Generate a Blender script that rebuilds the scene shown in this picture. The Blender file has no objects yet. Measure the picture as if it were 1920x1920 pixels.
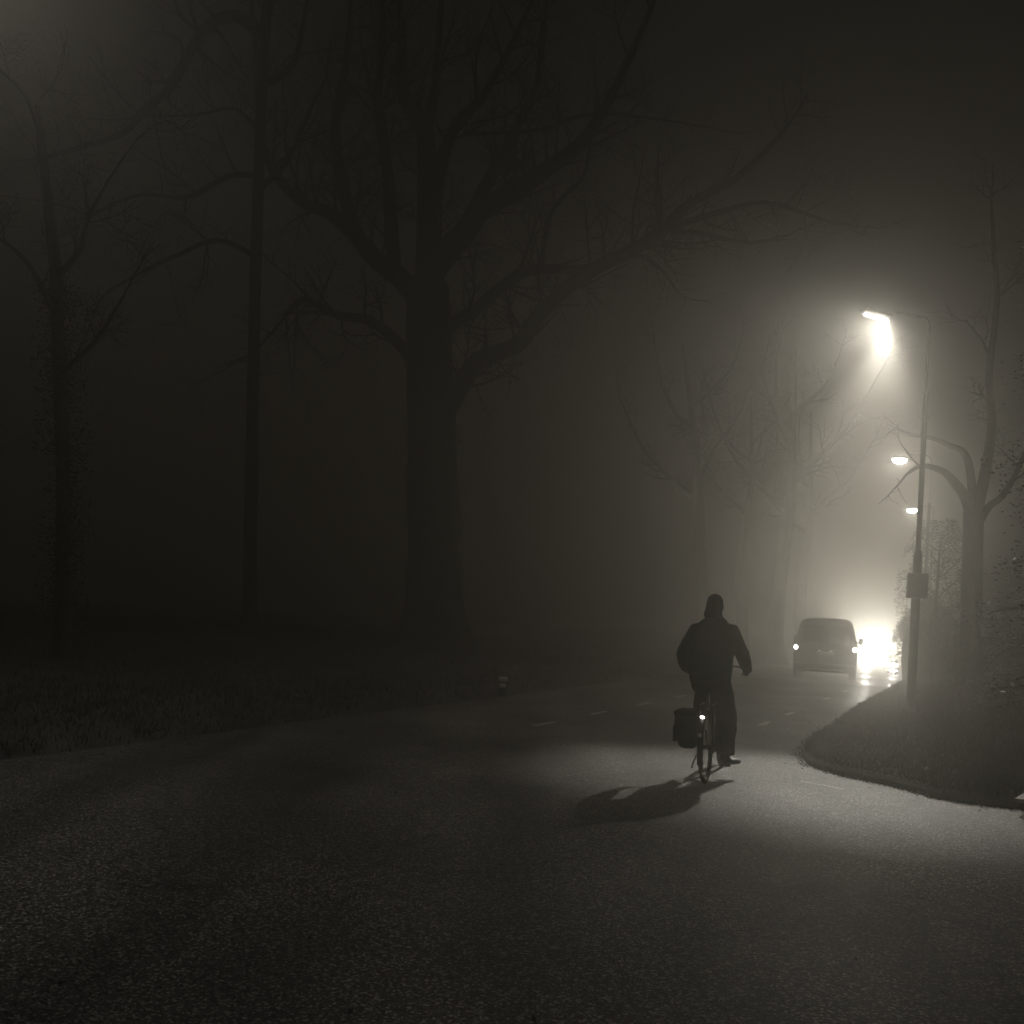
import bpy, bmesh, math, random
from mathutils import Vector, Matrix, noise
random.seed(7)
S = bpy.context.scene
COL = S.collection
R = math.radians
U = random.uniform

# ------------------------------------------------------------------ camera model
FPX, THETA, HZ, CAMH = 1663.0, R(2.8), 188.8, 1.55
def _ab(px, py):
    u, v = px - 960.0, 960.0 - py
    return (u*math.cos(THETA) - v*math.sin(THETA), u*math.sin(THETA) + v*math.cos(THETA))
def P(px, py, Y):                       # point of the place seen at a pixel, Y metres ahead
    a, b = _ab(px, py)
    return Vector((Y*a/FPX, Y, CAMH + Y*(b + HZ)/FPX))
def G(px, py, z=0.0):                   # the same on the ground
    a, b = _ab(px, py)
    Y = (z - CAMH)*FPX/(b + HZ)
    return Vector((Y*a/FPX, Y, z))

# ------------------------------------------------------------------ materials
WARM = (1.0, 0.955, 0.86)
def grey(v): return (v*WARM[0], v*WARM[1], v*WARM[2], 1)
def mat(name, v, rough=0.7, var=0.0, scale=8.0, bump=0.0, bscale=40.0, metal=0.0, spec=0.5, detail=4, bdist=0.02, speck=None):
    m = bpy.data.materials.new(name); m.use_nodes = True
    nt = m.node_tree; n = nt.nodes; l = nt.links
    b = n['Principled BSDF']
    b.inputs['Base Color'].default_value = grey(v)
    b.inputs['Roughness'].default_value = rough
    b.inputs['Metallic'].default_value = metal
    b.inputs['Specular IOR Level'].default_value = spec
    tc = n.new('ShaderNodeTexCoord')
    if var:
        nz = n.new('ShaderNodeTexNoise'); nz.inputs['Scale'].default_value = scale; nz.inputs['Detail'].default_value = detail
        l.new(tc.outputs['Object'], nz.inputs['Vector'])
        cr = n.new('ShaderNodeValToRGB')
        cr.color_ramp.elements[0].position = 0.3; cr.color_ramp.elements[1].position = 0.7
        cr.color_ramp.elements[0].color = grey(v*(1-var)); cr.color_ramp.elements[1].color = grey(v*(1+var))
        l.new(nz.outputs['Fac'], cr.inputs['Fac'])
        out = cr.outputs['Color']
        if speck:
            vz = n.new('ShaderNodeTexVoronoi'); vz.inputs['Scale'].default_value = speck[0]
            l.new(tc.outputs['Object'], vz.inputs['Vector'])
            sp = n.new('ShaderNodeSeparateColor'); l.new(vz.outputs['Color'], sp.inputs['Color'])
            c2 = n.new('ShaderNodeValToRGB')
            e = c2.color_ramp.elements
            e[0].position = 0.0; e[0].color = (speck[1],)*3 + (1,); e[1].position = 1.0; e[1].color = (speck[2],)*3 + (1,)
            k = e.new(0.75); k.color = (1.0, 1.0, 1.0, 1)
            l.new(sp.outputs['Red'], c2.inputs['Fac'])
            mx = n.new('ShaderNodeMix'); mx.data_type = 'RGBA'; mx.blend_type = 'MULTIPLY'; mx.inputs['Factor'].default_value = 1
            l.new(out, mx.inputs['A']); l.new(c2.outputs['Color'], mx.inputs['B']); out = mx.outputs['Result']
        l.new(out, b.inputs['Base Color'])
    if bump:
        nb = n.new('ShaderNodeTexNoise'); nb.inputs['Scale'].default_value = bscale; nb.inputs['Detail'].default_value = 3
        l.new(tc.outputs['Object'], nb.inputs['Vector'])
        bp = n.new('ShaderNodeBump'); bp.inputs['Strength'].default_value = bump; bp.inputs['Distance'].default_value = bdist
        l.new(nb.outputs['Fac'], bp.inputs['Height']); l.new(bp.outputs['Normal'], b.inputs['Normal'])
    return m
def emit(name, strength, v=0.8):
    m = mat(name, v, 0.3)
    b = m.node_tree.nodes['Principled BSDF']
    b.inputs['Emission Color'].default_value = (1, 0.96, 0.88, 1)
    b.inputs['Emission Strength'].default_value = strength
    return m
def worn(m):
    nt = m.node_tree; n = nt.nodes; l = nt.links; b = n['Principled BSDF']
    src = b.inputs['Base Color'].links[0].from_socket
    tc = [x for x in n if x.type == 'TEX_COORD'][0]
    wn = n.new('ShaderNodeTexNoise'); wn.inputs['Scale'].default_value = 1.6; wn.inputs['Detail'].default_value = 6; l.new(tc.outputs['Object'], wn.inputs['Vector'])
    ad = n.new('ShaderNodeVectorMath'); ad.operation = 'MULTIPLY_ADD'; ad.inputs[1].default_value = (.9, .9, 0)
    l.new(wn.outputs['Color'], ad.inputs[0]); l.new(tc.outputs['Object'], ad.inputs[2])
    vo = n.new('ShaderNodeTexVoronoi'); vo.feature = 'DISTANCE_TO_EDGE'; vo.inputs['Scale'].default_value = .30; l.new(ad.outputs[0], vo.inputs['Vector'])
    cr = n.new('ShaderNodeValToRGB'); e = cr.color_ramp.elements; e[0].position = .0; e[0].color = (.62, .62, .62, 1); e[1].position = .007; e[1].color = (1, 1, 1, 1)
    l.new(vo.outputs['Distance'], cr.inputs['Fac'])
    mp = n.new('ShaderNodeMapping'); mp.inputs['Rotation'].default_value = (0, 0, .49); mp.inputs['Scale'].default_value = (1.1, .10, 1); l.new(tc.outputs['Object'], mp.inputs['Vector'])
    tn = n.new('ShaderNodeTexNoise'); tn.inputs['Scale'].default_value = .8; tn.inputs['Detail'].default_value = 7; l.new(mp.outputs[0], tn.inputs['Vector'])
    t2 = n.new('ShaderNodeValToRGB'); e = t2.color_ramp.elements; e[0].position = .35; e[0].color = (.55, .55, .55, 1); e[1].position = .65; e[1].color = (1.25, 1.25, 1.25, 1); l.new(tn.outputs['Fac'], t2.inputs['Fac'])
    out = src
    for k in (cr, t2):
        mx = n.new('ShaderNodeMix'); mx.data_type = 'RGBA'; mx.blend_type = 'MULTIPLY'; mx.inputs['Factor'].default_value = 1
        l.new(out, mx.inputs['A']); l.new(k.outputs['Color'], mx.inputs['B']); out = mx.outputs['Result']
    l.new(out, b.inputs['Base Color'])
    dn = n.new('ShaderNodeTexNoise'); dn.inputs['Scale'].default_value = .45; dn.inputs['Detail'].default_value = 5; l.new(tc.outputs['Object'], dn.inputs['Vector'])
    mr = n.new('ShaderNodeMapRange'); mr.inputs['From Min'].default_value = .35; mr.inputs['From Max'].default_value = .65; mr.inputs['To Min'].default_value = .28; mr.inputs['To Max'].default_value = .52
    l.new(dn.outputs['Fac'], mr.inputs['Value']); l.new(mr.outputs['Result'], b.inputs['Roughness'])
    return m
M = dict(
    asphalt=worn(mat('asphalt', 0.19, 0.38, 0.38, 0.55, 1.0, 120.0, detail=12, bdist=0.012, speck=(95.0, 0.2, 4.0))),
    ground=mat('soil', 0.05, 0.95, 0.4, 2.0, 0.8, 12.0, bdist=0.05),
    rough=mat('rough_turf', 0.10, 0.95, 0.5, 2.0, 0.8, 30.0, bdist=0.04), roughblade=mat('rough_grass_blade', 0.09, 0.8, 0.4, 2.0, spec=0.2),
    verge=mat('turf', 0.03, 0.95, 0.4, 3.0, 0.8, 30.0, bdist=0.04),  # right verge turf, colour darkened for the lamp light it misses
    blade=mat('grass_blade', 0.016, 0.8, 0.3, 3.0, spec=0.15),  # same grass as the left bank, darkened where the lamp beam falls short
    paint=mat('road_paint', 0.7, 0.6, 0.35, 14.0, 0.6, 60.0),
    paving=mat('paving_slab', 0.30, 0.8, 0.2, 6.0, 0.4, 50.0),
    bark=mat('bark', 0.045, 0.9, 0.4, 7.0, 1.0, 14.0, bdist=0.04),
    leaf=mat('evergreen_leaf', 0.06, 0.45, 0.4, 5.0),
    shiny=mat('ivy_leaf', 0.07, 0.18, 0.3, 5.0, spec=0.8),
    dead=mat('fallen_leaf', 0.06, 0.8, 0.5, 3.0, spec=0.2),
    steel=mat('painted_steel', 0.09, 0.42, 0.25, 9.0, 0.2, 30.0, bdist=0.003),
    galv=mat('galvanised_steel', 0.30, 0.35, 0.2, 12.0, metal=0.6),
    wood=mat('weathered_wood', 0.10, 0.85, 0.35, 9.0, 0.5, 25.0, bdist=0.005),
    sign=mat('sign_face', 0.12, 0.6, 0.15, 6.0),
    cloth=mat('dark_jacket_cloth', 0.018, 0.95, 0.3, 10.0, 0.5, 45.0, spec=0.15, bdist=0.008),
    jeans=mat('dark_trouser_cloth', 0.016, 0.95, 0.3, 14.0, 0.5, 60.0, spec=0.15, bdist=0.006),
    knit=mat('knitted_wool', 0.015, 0.98, 0.2, 20.0, 0.6, 120.0, spec=0.1, bdist=0.004),
    skin=mat('skin', 0.22, 0.6, 0.1, 10.0),
    shoe=mat('shoe_leather', 0.02, 0.5, 0.2, 10.0),
    canvas=mat('pannier_canvas', 0.018, 0.85, 0.2, 12.0, 0.4, 90.0, spec=0.2, bdist=0.003),
    rubber=mat('rubber', 0.02, 0.8, 0.1, 30.0),
    enamel=mat('bicycle_enamel', 0.02, 0.35, 0.1, 8.0),
    chrome=mat('chrome', 0.4, 0.25, 0.1, 8.0, metal=1.0),
    vanpaint=mat('van_paint', 0.05, 0.38, 0.12, 3.0, 0.05, 4.0),
    carpaint=mat('car_paint', 0.10, 0.35, 0.1, 3.0),
    glass=mat('dark_glass', 0.02, 0.08, 0.05, 2.0, spec=0.8),
    black=mat('black_plastic', 0.02, 0.6, 0.15, 12.0),
    plate=mat('number_plate', 0.35, 0.5, 0.1, 12.0),
    refl=mat('white_post', 0.7, 0.5, 0.1, 20.0),
    tail=emit('tail_light_lens', 30.0), bikelight=emit('bicycle_light_lens', 12.0),
    platelamp=emit('plate_lamp_lens', 1.0), head=emit('headlight_lens', 400.0),
    tube=emit('lamp_tube_glass', 5.0), bowl=emit('lamp_bowl_glass', 95.0),
)

# ------------------------------------------------------------------ mesh helpers
class MB:
    def __init__(s): s.v = []; s.f = []
    def ring(s, pts):
        k = len(s.v); s.v += [tuple(p) for p in pts]; return list(range(k, k+len(pts)))
    def loft(s, rings, cap=True):
        ids = [s.ring(r) for r in rings]
        for a, b in zip(ids, ids[1:]):
            n = len(a)
            for i in range(n): s.f.append((a[i], a[(i+1) % n], b[(i+1) % n], b[i]))
        if cap: s.f.append(tuple(reversed(ids[0]))); s.f.append(tuple(ids[-1]))
    def tube(s, pts, rad, n=8, cap=True, flat=(1, 1)):
        pts = [Vector(p) for p in pts]
        if not hasattr(rad, '__len__'): rad = [rad]*len(pts)
        rings = []; up = None
        for i, p in enumerate(pts):
            d = (pts[min(i+1, len(pts)-1)] - pts[max(i-1, 0)])
            d = d.normalized() if d.length > 1e-9 else Vector((0, 0, 1))
            if up is None:
                up = Vector((0, 0, 1)) if abs(d.z) < 0.9 else Vector((0, 1, 0))
            x = d.cross(up)
            if x.length < 1e-6: x = d.orthogonal()
            x.normalize(); y = x.cross(d).normalized(); up = y
            rings.append([p + x*(rad[i]*flat[0]*math.cos(2*math.pi*k/n)) + y*(rad[i]*flat[1]*math.sin(2*math.pi*k/n)) for k in range(n)])
        s.loft(rings, cap)
    def box(s, c, d, rz=0.0, bev=0.0):
        c = Vector(c); hx, hy, hz = d[0]/2, d[1]/2, d[2]/2
        rot = Matrix.Rotation(rz, 3, 'Z')
        b = min(bev, hx*.9, hy*.9, hz*.9)
        def rr(e, z):
            w, h = hx-e, hy-e
            q = max(b-e, 0.0001) if b else 0
            if b: pts = [(w, -h+q), (w, h-q), (w-q, h), (-w+q, h), (-w, h-q), (-w, -h+q), (-w+q, -h), (w-q, -h)]
            else: pts = [(w, -h), (w, h), (-w, h), (-w, -h)]
            return [c + rot @ Vector((x, y, z)) for x, y in pts]
        if b: s.loft([rr(b*.8, -hz), rr(0, -hz+b), rr(0, hz-b), rr(b*.8, hz)])
        else: s.loft([rr(0, -hz), rr(0, hz)])
    def ell(s, c, r, n=12, m=8, rot=None):
        c = Vector(c); rings = []
        for j in range(m+1):
            t = math.pi*(0.02 + 0.96*j/m)
            ring = []
            for k in range(n):
                a = 2*math.pi*k/n
                v = Vector((r[0]*math.sin(t)*math.cos(a), r[1]*math.sin(t)*math.sin(a), -r[2]*math.cos(t)))
                if rot: v = rot @ v
                ring.append(c + v)
            rings.append(ring)
        s.loft(rings)
    def tri(s, a, b, c):
        k = len(s.v); s.v += [tuple(a), tuple(b), tuple(c)]; s.f.append((k, k+1, k+2))
    def quad(s, a, b, c, d):
        k = len(s.v); s.v += [tuple(a), tuple(b), tuple(c), tuple(d)]; s.f.append((k, k+1, k+2, k+3))
    def build(s, name, m, parent=None, smooth=True, label=None):
        me = bpy.data.meshes.new(name); me.from_pydata(s.v, [], s.f); me.validate()
        if smooth: me.polygons.foreach_set('use_smooth', [True]*len(me.polygons))
        me.materials.append(m)
        o = bpy.data.objects.new(name, me); COL.objects.link(o)
        if parent: o.parent = parent
        if label: o['label'] = label
        return o
def tag(o, label=None, cat=None, group=None, kind=None):
    if label: o['label'] = label
    if cat: o['category'] = cat
    if group: o['group'] = group
    if kind: o['kind'] = kind
    return o
def empty(name, loc, rz=0.0, label=None, cat=None, group=None):
    o = bpy.data.objects.new(name, None); COL.objects.link(o)
    o.location = loc; o.rotation_euler = (0, 0, rz); o.empty_display_size = .2
    return tag(o, label, cat, group)
def flat_sheet(name, pts, z, m, step=None):
    b = MB(); ids = b.ring([(p[0], p[1], z) for p in pts]); b.f.append(tuple(ids))
    return b.build(name, m, smooth=False)

# ------------------------------------------------------------------ road layout
DIR = Vector((0.53, 1.0, 0)).normalized(); NRM = Vector((DIR.y, -DIR.x, 0))      # NRM points right
HEAD = math.atan2(DIR.x, DIR.y)
def along(x, y, t): return Vector((x, y, 0)) + DIR*t
A0 = Vector((1.0, 13.4, 0)); B0 = Vector((4.2, 14.2, 0)); L0 = Vector((-0.15, 16.2, 0)); R0 = Vector((6.75, 17.4, 0))

gm = MB()                                    # terrain: one sheet, rising gently left of the road and on the far side
NX, NY = 60, 70
def gx(i): return -150 + 330*i/NX
def gy(j): return -12 + 190*(j/NY)**1.6
def gz(x, y):
    p = Vector((x, y, 0)) - L0
    d = -p.dot(NRM)                          # metres left of the left road edge
    z = -0.02
    if d > 0: z += min(.14, .22*d) + min(0.5, 0.05*d) + min(1, d)*0.06*noise.noise(Vector((x*.3, y*.3, 0))) + min(.03, d*.1)*noise.noise(Vector((x*2.5, y*2.5, 3)))
    return z
grid = [[len(gm.v) + 0 for i in range(1)] for j in range(1)]
ids = []
for j in range(NY+1):
    ids.append(gm.ring([(gx(i), gy(j), gz(gx(i), gy(j)) - (.30 if -(Vector((gx(i), gy(j), 0))-L0).dot(NRM) > -6 else 0)) for i in range(NX+1)]))
for j in range(NY):
    for i in range(NX): gm.f.append((ids[j][i], ids[j][i+1], ids[j+1][i+1], ids[j+1][i]))
tag(gm.build('ground', M['ground']), kind='structure')
bk = MB(); prev = None                       # turf bank left of the road, following its edge
offs = (-.06, 0, .05, .12, .25, .45, .8, 1.4, 2.4, 4, 7, 12, 22, 40, 70)
for k in range(331):
    t_ = -30 + 150*(k/330)**1.5 if k else -30; row = []
    for d in offs:
        e = (.10*noise.noise(Vector((t_*.8, 0, 0))) + .05*noise.noise(Vector((t_*3.1, 5, 0))))*max(0, 1-d/2)
        q = L0 + DIR*t_ - NRM*(d+e+.04); row.append((q.x, q.y, gz(q.x, q.y) + (0 if d > -.05 else -.08)))
    row = bk.ring(row)
    if prev:
        for i in range(len(offs)-1): bk.f.append((prev[i], row[i], row[i+1], prev[i+1]))
    prev = row
tag(bk.build('verge', M['rough']), kind='structure')

# asphalt: the carriageway and the junction in front of it
edge_px = [(1649, 1301), (1599, 1330), (1545, 1372), (1513, 1391), (1497, 1408), (1493, 1420), (1507, 1436), (1566, 1455), (1628, 1467), (1698, 1484), (1752, 1499), (1830, 1510), (1920, 1521)]
edge = [G(x, y) for x, y in edge_px]
road_pts = [along(L0.x, L0.y, t) for t in (-34, -20, 0, 60, 130)]
far_r = [edge[0] + DIR*t for t in (110, 30)]
side = [edge[-1] + Vector((12, -2.2, 0)), edge[-1] + Vector((40, -6, 0)), Vector((45, -12, 0)), Vector((-20, -12, 0))]
road_poly = road_pts + [Vector((40+35, 150, 0))]*0 + far_r + edge + side
from mathutils.geometry import tessellate_polygon
rb = MB(); rb.ring([(p[0], p[1], .004) for p in road_poly])
rb.f += [tuple(t_) for t_ in tessellate_polygon([[Vector((p[0], p[1], 0)) for p in road_poly]])]
road = rb.build('road', M['asphalt'], smooth=False)
bm = bmesh.new(); bm.from_mesh(road.data); bmesh.ops.triangulate(bm, faces=bm.faces[:]); 
for f in bm.faces:
    if f.normal.z < 0: f.normal_flip()
bm.to_mesh(road.data); bm.free()
tag(road, kind='structure')

# verge island right of the road, a low turf slab with a rounded rim
inner = [edge[-1] + Vector((14, -2.4, 0)), edge[-1] + Vector((45, -7, 0)), Vector((70, 40, 0)), Vector((110, 150, 0))]
outline = [edge[0] + DIR*112, edge[0] + DIR*60, edge[0] + DIR*30, edge[0] + DIR*12] + edge + inner
def shrink(pts, e):
    out = []; n = len(pts)
    area = sum(pts[i].x*pts[(i+1) % n].y - pts[(i+1) % n].x*pts[i].y for i in range(n))
    sg = 1 if area > 0 else -1
    for i in range(n):
        a = (pts[i] - pts[i-1]).normalized(); b = (pts[(i+1) % n] - pts[i]).normalized()
        t = (a + b).normalized(); out.append(pts[i] + Vector((-t.y, t.x, 0))*e*sg)
    return out
dense = []
for i in range(len(outline)):
    a, b = outline[i], outline[(i+1) % len(outline)]
    k = max(1, min(14, int((b-a).length/0.35))) if i < len(outline)-4 else 1
    for q in range(k):
        p = a.lerp(b, q/k); w = 0.05*noise.noise(p*1.7) if k > 1 else 0
        dense.append(p + Vector((w, w, 0)))
vb = MB()
rings = [[p + Vector((0, 0, z)) for p in shrink(dense, e)] for e, z in ((0, -0.02), (0.02, .05), (.07, .09), (.2, .11))]
vb.loft(rings, cap=False); top = list(range(len(vb.v)-len(dense), len(vb.v))); vb.f.append(tuple(top))
isl = vb.build('verge', M['verge'], smooth=False)
bm = bmesh.new(); bm.from_mesh(isl.data)
bmesh.ops.triangulate(bm, faces=[f for f in bm.faces if len(f.verts) > 4]); bmesh.ops.recalc_face_normals(bm, faces=bm.faces[:])
bm.to_mesh(isl.data); bm.free()
tag(isl, kind='structure')

# painted marks, each a thin worn sheet
def stripe(name, a, b, w, label):
    d = (b-a).normalized(); nr = Vector((d.y, -d.x, 0))*w/2; mb = MB(); n = 10
    Lp, Rp = [], []
    for i in range(n+1):
        p = a.lerp(b, i/n); Lp.append(p - nr*(1+U(-.2, .1))); Rp.append(p + nr*(1+U(-.2, .1)))
    for i in range(n): mb.quad(Lp[i]+Vector((0, 0, .008)), Rp[i]+Vector((0, 0, .008)), Rp[i+1]+Vector((0, 0, .008)), Lp[i+1]+Vector((0, 0, .008)))
    o = mb.build(name, M['paint'], smooth=False)
    return tag(o, kind='structure')
for base, ts in ((A0, (-1.0, 1.0, 3.2, 5.4, 7.6)), (B0, (-.3, 1.7, 6, 9, 12))):
    for t in ts: stripe('lane_marking', base + DIR*(t-.35), base + DIR*(t+.35), .1, '')
stripe('lane_marking', G(1492, 1466), G(1575, 1481), .035, '')
pv = MB(); a = G(1893, 1503, .115); b = G(1935, 1478, .115); c = G(1990, 1498, .115); d = G(1935, 1508, .115)
pv.loft([[a, d, c, b], [p + Vector((0, 0, .03)) for p in (a, d, c, b)]])
tag(pv.build('path', M['paving'], smooth=False), kind='structure')

# grass blades and fallen leaves
def inside(p, poly):
    c = False; n = len(poly)
    for i in range(n):
        a, b = poly[i], poly[i-1]
        if (a.y > p.y) != (b.y > p.y) and p.x < (b.x-a.x)*(p.y-a.y)/(b.y-a.y) + a.x: c = not c
    return c
gr = MB(); sh = shrink(dense, .03); k = 0
while k < 52000:
    y = 7 + 20*random.random()**1.7; x = U(2.5, y*0.64+1)
    p = Vector((x, y, 0))
    if not inside(p, sh): continue
    k += 1
    h = U(.03, .09)*(1+.4*noise.noise(p*.9)); a = U(0, 6.28); w = U(.003, .006)*(1 + y/14)
    q = p + Vector((0, 0, .10 if not False else 0)); ln = Vector((math.cos(a*3)*h*.6, math.sin(a*3)*h*.6, h))
    s2 = Vector((math.cos(a), math.sin(a), 0))*w
    gr.tri(q - s2, q + s2, q + ln)
for i in range(int(len(dense))):            # blades leaning over the rim
    p = dense[i]
    if p.y > 30 or p.x > 14: continue
    for _ in range(90):
        q = p.lerp(dense[(i+1) % len(dense)], random.random()) + Vector((U(-.10, .10), U(-.10, .10), 0)); a = U(0, 6.28)
        q.z = .085 if inside(q, sh) else 0.0
        s2 = Vector((math.cos(a), math.sin(a), 0))*.006; hh = U(.02, .065)
        gr.tri(q - s2, q + s2, q + Vector((U(-.06, .06), U(-.06, .06), hh)))
tag(gr.build('grass', M['blade'], smooth=False), 'dark short grass covering the verge right of the road', 'grass', kind='stuff')
gl = MB(); k = 0
while k < 26000:
    y = 4 + 30*random.random()**1.4; x = U(-y*.62-1, y*.25)
    p = Vector((x, y, 0)); d = -(p-L0).dot(NRM)
    if d < .05: continue
    k += 1; h = U(.04, .14); a = U(0, 6.28); q = Vector((x, y, gz(x, y)-.005)); w = .008
    s2 = Vector((math.cos(a), math.sin(a), 0))*w
    gl.tri(q - s2, q + s2, q + Vector((U(-.05, .05), U(-.05, .05), h)))
tag(gl.build('grass', M['roughblade'], smooth=False), 'dark rough grass on the bank left of the road under the trees', 'grass', kind='stuff')
lf = MB()
def leaf(mb, p, s, tilt=None):
    a = U(0, 6.28); u = Vector((math.cos(a), math.sin(a), U(-.5, .5))).normalized(); w = u.cross(Vector((U(-.5, .5), U(-.5, .5), 1))).normalized()
    mb.quad(p - u*s, p - w*s*.5, p + u*s, p + w*s*.5)
k = 0
while k < 260:
    y = 7.5 + 14*random.random()**1.5; p = Vector((U(2.5, y*.62), y, .15))
    if inside(p, sh): leaf(lf, p, U(.015, .035)); k += 1
for _ in range(700):
    y = U(4, 24); d = U(-.5, 4); p = L0 + DIR*((y-16.2)/DIR.y) - NRM*d; leaf(lf, Vector((p.x, p.y, gz(p.x, p.y)+.04)), U(.015, .035))
near_rim = [p for p in dense if p.y < 24 and p.x < 12]
for k in range(420):
    p = random.choice(near_rim); q = p + Vector((random.gauss(0, .22), random.gauss(0, .22), 0))
    if not inside(q, dense): leaf(lf, Vector((q.x, q.y, .022)), U(.012, .03))
for _ in range(160):
    y = U(3, 16); leaf(lf, Vector((U(-y*.55, y*.6), y, .02)), U(.010, .022))
tag(lf.build('fallen_leaves', M['dead'], smooth=False), 'scattered damp fallen leaves glinting in the grass', 'leaves', kind='stuff')

# ------------------------------------------------------------------ trees
def wander(p, d, L, n, wob, droop=0.0):
    pts = [p.copy()]; d = d.normalized()
    for i in range(n):
        d = (d + Vector((U(-wob, wob), U(-wob, wob), U(-wob, wob)+droop))).normalized()
        pts.append(pts[-1] + d*(L/n))
    return pts, d
def grow(mb, p, d, L, r, lvl, up=0.05):
    n = 5 if lvl > 1 else 4
    pts, _ = wander(p, d, L, n, .22 if lvl > 1 else .3, up)
    rr = [max(.004, r*(1 - .75*i/n)) for i in range(n+1)]
    mb.tube(pts, rr, 6 if r > .03 else (4 if r > .012 else 3), cap=False)
    if lvl <= 0: return
    kids = (5, 5, 5, 4)[min(lvl, 3)]
    for k in range(kids):
        t = U(.2, 1.0)*n; i = min(int(t), n-1); q = pts[i].lerp(pts[i+1], t-i)
        ax = (pts[i+1]-pts[i]).normalized(); side = ax.orthogonal(); side.rotate(Matrix.Rotation(U(0, 6.28), 3, ax))
        nd = ax*U(.5, 1.0) + side*U(.5, 1.0)
        grow(mb, q, nd, L*U(.45, .7), rr[i]*.55, lvl-1, up)
def limb(mb, pts, r0, r1, lvl=2, dens=1.6, kidL=1.6, up=.06):
    pts = [Vector(p) for p in pts]
    fine = []
    for i in range(len(pts)-1):                      # Catmull-Rom
        p0, p1, p2, p3 = pts[max(i-1, 0)], pts[i], pts[i+1], pts[min(i+2, len(pts)-1)]
        for k in range(4):
            t = k/4
            fine.append(.5*((2*p1) + (p2-p0)*t + (2*p0-5*p1+4*p2-p3)*t*t + (3*p1-p0-3*p2+p3)*t**3))
    fine.append(pts[-1]); n = len(fine)
    rr = [(r0 + (r1-r0)*i/(n-1))*(1+.06*noise.noise(fine[i]*2)) for i in range(n)]
    mb.tube(fine, rr, 9, cap=False)
    tot = sum((fine[i+1]-fine[i]).length for i in range(n-1)); m = int(tot*dens)
    for k in range(m):
        i = min(n-2, int((.15+.85*random.random())*(n-1)))
        ax = (fine[i+1]-fine[i]).normalized(); side = ax.orthogonal(); side.rotate(Matrix.Rotation(U(0, 6.28), 3, ax))
        grow(mb, fine[i].copy(), ax*U(.3, .8) + side*U(.6, 1) + Vector((0, 0, .25)), kidL*U(.6, 1.3), min(rr[i]*.4, .05), lvl, up)
    grow(mb, fine[-1], fine[-1]-fine[-3], kidL*1.3, r1*.9, lvl, up)
def trunk(mb, pts, rr, n=16, flare=1.6):
    pts = [Vector(p) for p in pts]; fine = []; rad = []
    for i in range(len(pts)-1):
        for k in range(5): t = k/5; fine.append(pts[i].lerp(pts[i+1], t)); rad.append(rr[i] + (rr[i+1]-rr[i])*t)
    fine.append(pts[-1]); rad.append(rr[-1])
    z0 = fine[0].z; rings = []
    for p, r in zip(fine, rad):
        f = 1 + (flare-1)*math.exp(-(p.z-z0)/.45)
        rings.append([p + Vector((math.cos(a), math.sin(a), 0))*r*f*(1 + .10*noise.noise(Vector((math.cos(a)*2.2, math.sin(a)*2.2, p.z*.5)) + pts[0]) + .12*(f-1)*math.sin(a*5+1)) for a in [2*math.pi*k/n for k in range(n)]])
    mb.loft(rings, cap=False)

def on_path(pts, z):
    for a, b in zip(pts, pts[1:]):
        if z <= b.z: return a.lerp(b, max(0, (z-a.z)/(b.z-a.z)))
    return pts[-1]
# 1: old tree left of the centre, its limbs reaching over the road
def cpx(cx, cy): return (500+cx/2.133, cy/2.133)
T1Y = 30.0
base = P(800, 1290, T1Y); base.z = gz(base.x, base.y) - .15
t = empty('bare_tree', base, 0, 'massive bare tree left of the centre with a low crooked limb reaching over the road', 'tree', 'bare trees left of the road')
tr = MB(); off = base
def loc(p): return Vector(p) - off
trunk(tr, [loc(base), loc(P(803, 1000, T1Y)), loc(P(800, 760, T1Y)), loc(P(795, 620, T1Y)), loc(P(792, 530, T1Y))], [v*1.67 for v in (.60, .52, .50, .46, .42)])
tr.build('trunk', M['bark'], t)
cr = MB()
def tl(px, r0, r1, dy=0.0, ys=0.0, **k):
    n = len(px); k.setdefault('kidL', 2.2); k['dens'] = k.get('dens', 1.6)*1.5; limb(cr, [loc(P(x, y, T1Y + ys*1.6 + dy*1.6*i/(n-1))) for i, (x, y) in enumerate(px)], r0*1.6, r1*1.5, **k)
tl([(800, 830), (828, 769), (856, 722), (889, 675), (959, 647), (1006, 586), (1072, 525), (1156, 478), (1227, 436), (1273, 389), (1367, 337)], .24, .07, -2.5)
tl([(785, 640), (820, 618), (875, 586), (936, 534), (988, 506), (1086, 504), (1156, 482)], .16, .08, -1.2, dens=1.0)
tl([(795, 560), (805, 506), (866, 431), (889, 398), (950, 361), (1034, 305), (1086, 262), (1133, 187), (1180, 90)], .30, .08, -1.5)
tl([(862, 436), (898, 356), (950, 262), (970, 220), (1000, 150), (1010, 40), (1020, -60)], .17, .05, 1.5)
tl([(792, 540), (793, 375), (786, 234), (748, 178), (744, 47), (735, -60)], .27, .07, .8)
tl([(787, 240), (805, 178), (812, 90), (820, -30)], .12, .05, -.6)
tl([(797, 420), (819, 305), (833, 262), (856, 220), (898, 178), (945, 94), (990, 0)], .17, .05, -1.0)
tl([(775, 560), (740, 520), (690, 480), (655, 430), (630, 330), (620, 240), (640, 120), (650, 0)], .25, .06, 1.0)
tl([(730, 515), (725, 430), (715, 300), (700, 180), (712, 50), (705, -60)], .17, .05, -.8)
tl([(660, 445), (610, 400), (560, 380), (510, 330), (480, 250), (470, 100)], .16, .05, -1.5)
tl([(780, 700), (735, 640), (680, 600), (620, 590), (560, 560), (520, 600)], .14, .04, -2.0)
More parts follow.
